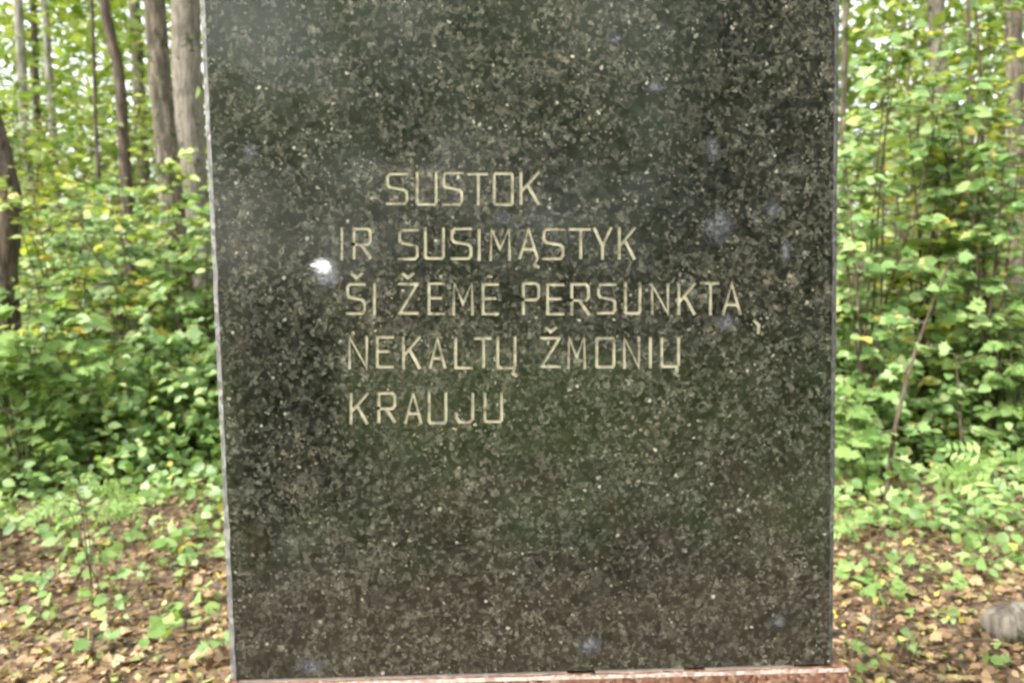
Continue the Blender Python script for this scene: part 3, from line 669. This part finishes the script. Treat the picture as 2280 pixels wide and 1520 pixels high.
# seedlings in the litter, counted outwards from the slab in four rows
def seedling(px, py, hpx, shape, mt, size, n, label, group):
    b = at_z(px, py, 0.02); dist = b.y - CAM.y
    shrub('seedling', label, px, dist, py - hpx, hpx * 0.55, shape, mt, size, n, n, 1 if n < 7 else 2, group, 'seedling', 0.45)
ORD = ['nearest to the slab', 'second from the slab', 'third from the slab', 'fourth from the slab', 'fifth from the slab', 'sixth from the slab', 'seventh from the slab', 'eighth from the slab', 'ninth from the slab']
ROWN = [(1010, 1100, 'back row', 9), (1130, 1220, 'second row', 9), (1250, 1330, 'third row', 7), (1370, 1490, 'front row', 5)]
for side, xa, xb in (('left', 495, 0), ('right', 1880, 2275)):
    for y0, y1, rn_, cnt in ROWN:
        for i in range(cnt):
            px = xa + (xb - xa) * (i + random.uniform(0.15, 0.85)) / cnt; py = random.uniform(y0, y1)
            shp, word = random.choice([('maple', 'lobed'), ('wide', 'round'), ('ovate', 'oval'), ('maple', 'lobed')])
            seedling(px, py, random.uniform(35, 95), shp, random.choice([G_, K_, K_, G_]), random.uniform(.04, .075), random.randint(5, 12),
                     'small %s-leaved seedling, %s of the %s litter, %s' % (word, rn_, side, ORD[i]), 'seedlings %s of the slab' % side)

# fallen log at the lower right
p0, p1 = at_z(2205, 1400, 0.06), at_z(2420, 1395, 0.08)
lg = thing('fallen_log', 'short mossy rotten log lying in the leaves at the lower right', 'log', (p0.x, p0.y, 0))
o = Vector(lg.location); ln = smooth_path([p0 - o, (p0 + p1) / 2 - o + Vector((0, 0.03, 0.01)), p1 - o], 6)
v, f = tube(ln, [0.062, 0.075, 0.08, 0.079, 0.083, 0.086, 0.084, 0.086, 0.088, 0.086, 0.087, 0.085, 0.08], 14, rough=0.10)
link('trunk', mesh('trunk', v, f, True), MAT['log'], lg)

# ------------------------------------------------------------------ leaf litter
def litter(n, dmin, dmax, smin, smax):
    pts = []
    while len(pts) < n:
        dd = dmin + (dmax - dmin) * random.random() ** 1.25
        px = random.uniform(-400, 2680) if random.random() < 0.72 else random.uniform(-2000, 4300); b = at_d(px, 600, dd); pts.append((b.x, b.y, gz(b.x, b.y) + random.uniform(0.004, 0.03)))
    P = np.array(pts); d = rng.normal(size=(n, 3)); d[:, 2] *= 0.35; N = rng.normal(size=(n, 3)) * 0.6; N[:, 2] += 1
    return P, frame(d, N), smin + (smax - smin) * rng.uniform(0, 1, n) ** 1.6
for shp, n in (('maple', 25000), ('wide', 25000), ('narrow', 17000)):
    P, m, s = litter(n, 1.9, 8.0, 0.012, 0.052)
    lo = link('leaf_litter', leaves_mesh('leaf_litter', shp, P, m, s), MAT['litter']); lo['kind'] = 'stuff'
    lo['label'] = {'maple': 'lobed brown and yellow fallen leaves covering the forest floor', 'wide': 'rounded tan fallen leaves covering the forest floor', 'narrow': 'narrow brown fallen leaves covering the forest floor'}[shp]; lo['category'] = 'leaf litter'
for shp in ('maple', 'wide'):     # the largest fallen leaves, one by one
    cnt = 150; P = []
    while len(P) < cnt:
        px = random.uniform(0, 515) if random.random() < 0.5 else random.uniform(1880, 2280); py = 1520 - 420 * random.random() ** 1.4
        q = at_z(px, py, 0.03); P.append((q.x, q.y, gz(q.x, q.y) + random.uniform(0.02, 0.04)))
    P = np.array(P); d = rng.normal(size=(cnt, 3)); d[:, 2] *= 0.2; N = rng.normal(size=(cnt, 3)) * 0.35; N[:, 2] += 1
    leaf_objects('fallen_leaf', shp, MAT['litter'], ground, P, frame(d, N), rng.uniform(0.035, 0.065, cnt))

# ------------------------------------------------------------------ woodland beyond, all one green mass
n = 190000
ang = rng.uniform(-1.0, 1.0, n); dd = rng.uniform(0, 1, n) ** 0.7 * 20 + 11
k = 1300; cx = rng.uniform(-1.0, 1.0, k); cdn = rng.uniform(0, 1, k) ** 0.7 * 20 + 11; cz = rng.uniform(0.1, 1, k) ** 1.2 * (4 + 0.55 * cdn)
w = rng.integers(0, k, n); rad = 0.45 + 0.035 * cdn[w]
P = np.stack([np.tan(cx[w] * 0.95) * cdn[w] + rng.normal(size=n) * rad * 1.2, CAM.y + cdn[w] + rng.normal(size=n) * rad, np.abs(cz[w] + rng.normal(size=n) * rad * 0.7)], 1)
d = rng.normal(size=(n, 3)); d[:, 2] = d[:, 2] * 0.4 - 0.2; N = rng.normal(size=(n, 3)) * 0.5; N[:, 2] += 1
wo = link('woodland', leaves_mesh('woodland', 'lite', P, frame(d, N), rng.uniform(0.15, 0.36, n)), MAT['leaf_far'])
wo['kind'] = 'stuff'; wo['label'] = 'hazy mass of far green foliage filling the forest behind'; wo['category'] = 'woodland'

# ------------------------------------------------------------------ what the polished stone mirrors: the clearing before it
def conifer(name, label, x, y, H, rad, n, cat, col=False, group=None):
    root = thing(name, label, cat, (x, y, gz(x, y)), group)
    v, f = tube([(0, 0, -0.05), (0.01, 0, H * 0.5), (0, 0, H)], [rad * 0.09 + 0.01, rad * 0.06 + 0.01, 0.008], 8)
    link('trunk', mesh('trunk', v, f, True), MAT['bark_brown'], root)
    g = np.random.default_rng(int(abs(x) * 100 + H)); z = g.uniform(0.03, 1, n); az = g.uniform(0, 6.28, n)
    prof = np.where(z < 0.75, 1 - 0.25 * z, (1 - z) / 0.25 * 0.81) if col else (1 - z) * (0.75 + 0.35 * np.sin(z * 40) ** 2)
    r = rad * prof * g.uniform(0.25, 1, n) ** 0.5
    P = np.stack([np.cos(az) * r, np.sin(az) * r, z * H], 1)
    D = np.stack([np.cos(az), np.sin(az), np.full(n, 1.2 if col else -0.25)], 1) + g.normal(size=(n, 3)) * 0.25; N = g.normal(size=(n, 3)) * 0.4; N[:, 2] += 1
    fo = link('crown', leaves_mesh('crown', 'needle', P, frame(D, N), g.uniform(0.6, 1.2, n) * (0.16 if col else 0.10 * H ** 0.6)), MAT['leaf_dark'], root); fo['kind'] = 'stuff'
conifer('added_conifer', 'dark columnar conifer added to darken the reflection at the left of the slab', -1.30, -3.3, 1.40, 0.28, 3600, 'added_conifer', True)  # added out of view, shaped to give the dark silhouette in the polish
conifer('spruce', 'dark spruce mirrored along the right side of the slab', 2.9, -6.2, 9, 1.5, 5200, 'spruce')
conifer('spruce', 'far dark spruce mirrored at the upper right of the slab', 5.5, -13, 12, 2.3, 5200, 'spruce')
for i, (x, y) in enumerate([(-9, -19), (-5.5, -21), (-1.8, -19), (2.2, -22), (6, -19), (-13, -22), (10, -21), (-3.6, -25), (0.3, -26), (4.2, -25), (-7.5, -26), (8.2, -26)]):
    tree('tree', 'leafy tree across the clearing mirrored in the polished slab', [(x, y, 4.5), (x + 0.1, y, 2.0), (x + 0.05, y, 0.4)], 0.34, 8, MAT['bark_brown'], MAT['leaf_green'], 'trees across the clearing', (8, 2.8, 4.6), 2200, 10, 4, 0.30)
n = 42000
P = np.stack([rng.uniform(-13, 13, n), -0.9 - 19.1 * rng.uniform(0, 1, n), np.zeros(n)], 1); keep = ((P[:, 1] < -4.5) | ((P[:, 1] < -2.2) & (rng.uniform(0, 1, n) < 0.25))) & ~((P[:, 1] > -15.6) & (P[:, 1] < -11.9)); P = P[keep]; n = len(P)
P[:, 2] = [gz(a, b) + random.uniform(0.02, 0.16) for a, b in P[:, :2]]
d = rng.normal(size=(n, 3)); d[:, 2] = np.abs(d[:, 2]) * 0.5; N = rng.normal(size=(n, 3)) * 0.4; N[:, 2] += 1
go = link('ground_cover', leaves_mesh('ground_cover', 'wide', P, frame(d, N), rng.uniform(0.10, 0.24, n)), MAT['leaf_green']); go['kind'] = 'stuff'
go['label'] = 'low green plants of the clearing mirrored in the polished slab'; go['category'] = 'ground cover'

def leafmass(name, label, cat, n, fx, fy, fz, shape, mt, smin, smax, clump=0):
    k = max(1, n // clump) if clump else n
    c = np.stack([fx(k), fy(k), fz(k)], 1); P = c[rng.integers(0, k, n)] + (rng.normal(size=(n, 3)) * (np.array([0.55, 0.5, 0.4]) if clump > 20 else np.array([0.07, 0.07, 0.035]) if clump < 8 else np.array([0.14, 0.14, 0.12])) if clump else 0)
    P[:, 2] = np.abs(P[:, 2]); P[:, 2] += [gz(a, b) for a, b in P[:, :2]]
    d = rng.normal(size=(n, 3)); d[:, 2] = d[:, 2] * 0.4 - 0.15; N = rng.normal(size=(n, 3)) * 0.45; N[:, 2] += 0.9
    N[:, 1] += np.where(P[:, 1] < 0, 0.5, -0.5)
    o = link(name, leaves_mesh(name, shape, P, frame(d, N), rng.uniform(smin, smax, n)), mt); o['kind'] = 'stuff'; o['label'] = label; o['category'] = cat
U = rng.uniform
leafmass('woodland', 'thicket across the clearing mirrored in the polished slab', 'woodland', 38000, lambda k: 20 - 40 * U(0, 1, k) ** 1.3, lambda k: U(-34, -25, k), lambda k: U(0, 1, k) ** 0.8 * 9, 'lite', MAT['leaf_green'], 0.25, 0.5, 60)
def wedge(p0, p1, d0, d1):
    def f(k):
        dd = U(d0, d1, k); px = U(p0, p1, k); q = [at_d(a, 600, b) for a, b in zip(px, dd)]; f.y = np.array([v.y for v in q]); return np.array([v.x for v in q])
    return f
for p0, p1, lb in ((-250, 560, 'leafy undergrowth at the foot of the left thicket'), (1820, 2500, 'leafy undergrowth at the foot of the right thicket')):
    for d0, d1, cnt, hh, mt in ((5.3, 8.8, 9500, 0.85, 'leaf_green'), (4.0, 6.2, 1000, 0.36, 'leaf_green'), (3.2, 5.2, 180, 0.12, 'leaf_cool')):
        fx = wedge(p0, p1, d0, d1)
        leafmass('undergrowth', {5.3: 'tall ', 4.0: 'knee-high ', 3.2: 'sparse '}[d0] + lb, 'undergrowth', cnt, fx, lambda k: fx.y, lambda k: U(0.02, 1, k) ** 1.3 * hh, 'wide', MAT[mt], 0.04, 0.09, 7 if d0 < 5 else 0)

for px, py, dx, dy, lb in ((285, 1330, 45, -60, 'short dark fallen twig on the litter left of the slab'), (90, 1240, 80, -22, 'long thin fallen twig at the left picture edge'), (390, 1450, -70, 18, 'crooked fallen twig close to the lower left slab corner'),
                       (2020, 1290, 70, -34, 'dark fallen twig on the litter between slab and log'), (2150, 1440, -80, 8, 'pale fallen twig lying in front of the mossy log'), (1930, 1395, 30, -66, 'short fallen twig beside the lower right slab corner')):
    a_, b_ = at_z(px - dx, py - dy, 0.05), at_z(px + dx, py + dy, 0.045); tw = thing('fallen_twig', lb, 'twig', (a_.x, a_.y, 0.0), 'twigs on the forest floor'); o = Vector(tw.location)
    m_ = a_.lerp(b_, 0.45) + Vector((0.03, 0.02, 0.02)); v, f = tube(smooth_path([a_ - o, m_ - o, b_ - o], 4), [0.007 - 0.0005 * i for i in range(9)], 6, rough=0.1)
    link('stick', mesh('stick', v, f, True), MAT['bark_twig'], tw)
    e_ = m_ + (b_ - a_).normalized().cross(Vector((0, 0, 1))) * 0.09 + (b_ - a_) * 0.2
    v, f = tube([m_ - o, e_ - o], [0.004, 0.0015], 5); link('side_twig', mesh('side_twig', v, f, True), MAT['bark_twig'], tw)

for p0, p1, cnt, lb in ((-1700, -250, 9000, 'tall leafy undergrowth outside the left picture edge'), (560, 1820, 9000, 'tall leafy undergrowth hidden behind the dark slab'), (2500, 3900, 9000, 'tall leafy undergrowth outside the right picture edge')):
    fx = wedge(p0, p1, 5.6, 9.5)
    leafmass('undergrowth', lb, 'undergrowth', cnt, fx, lambda k: fx.y, lambda k: U(0.02, 1, k) ** 1.2 * 1.5, 'wide', MAT['leaf_green'], 0.06, 0.12, 8)
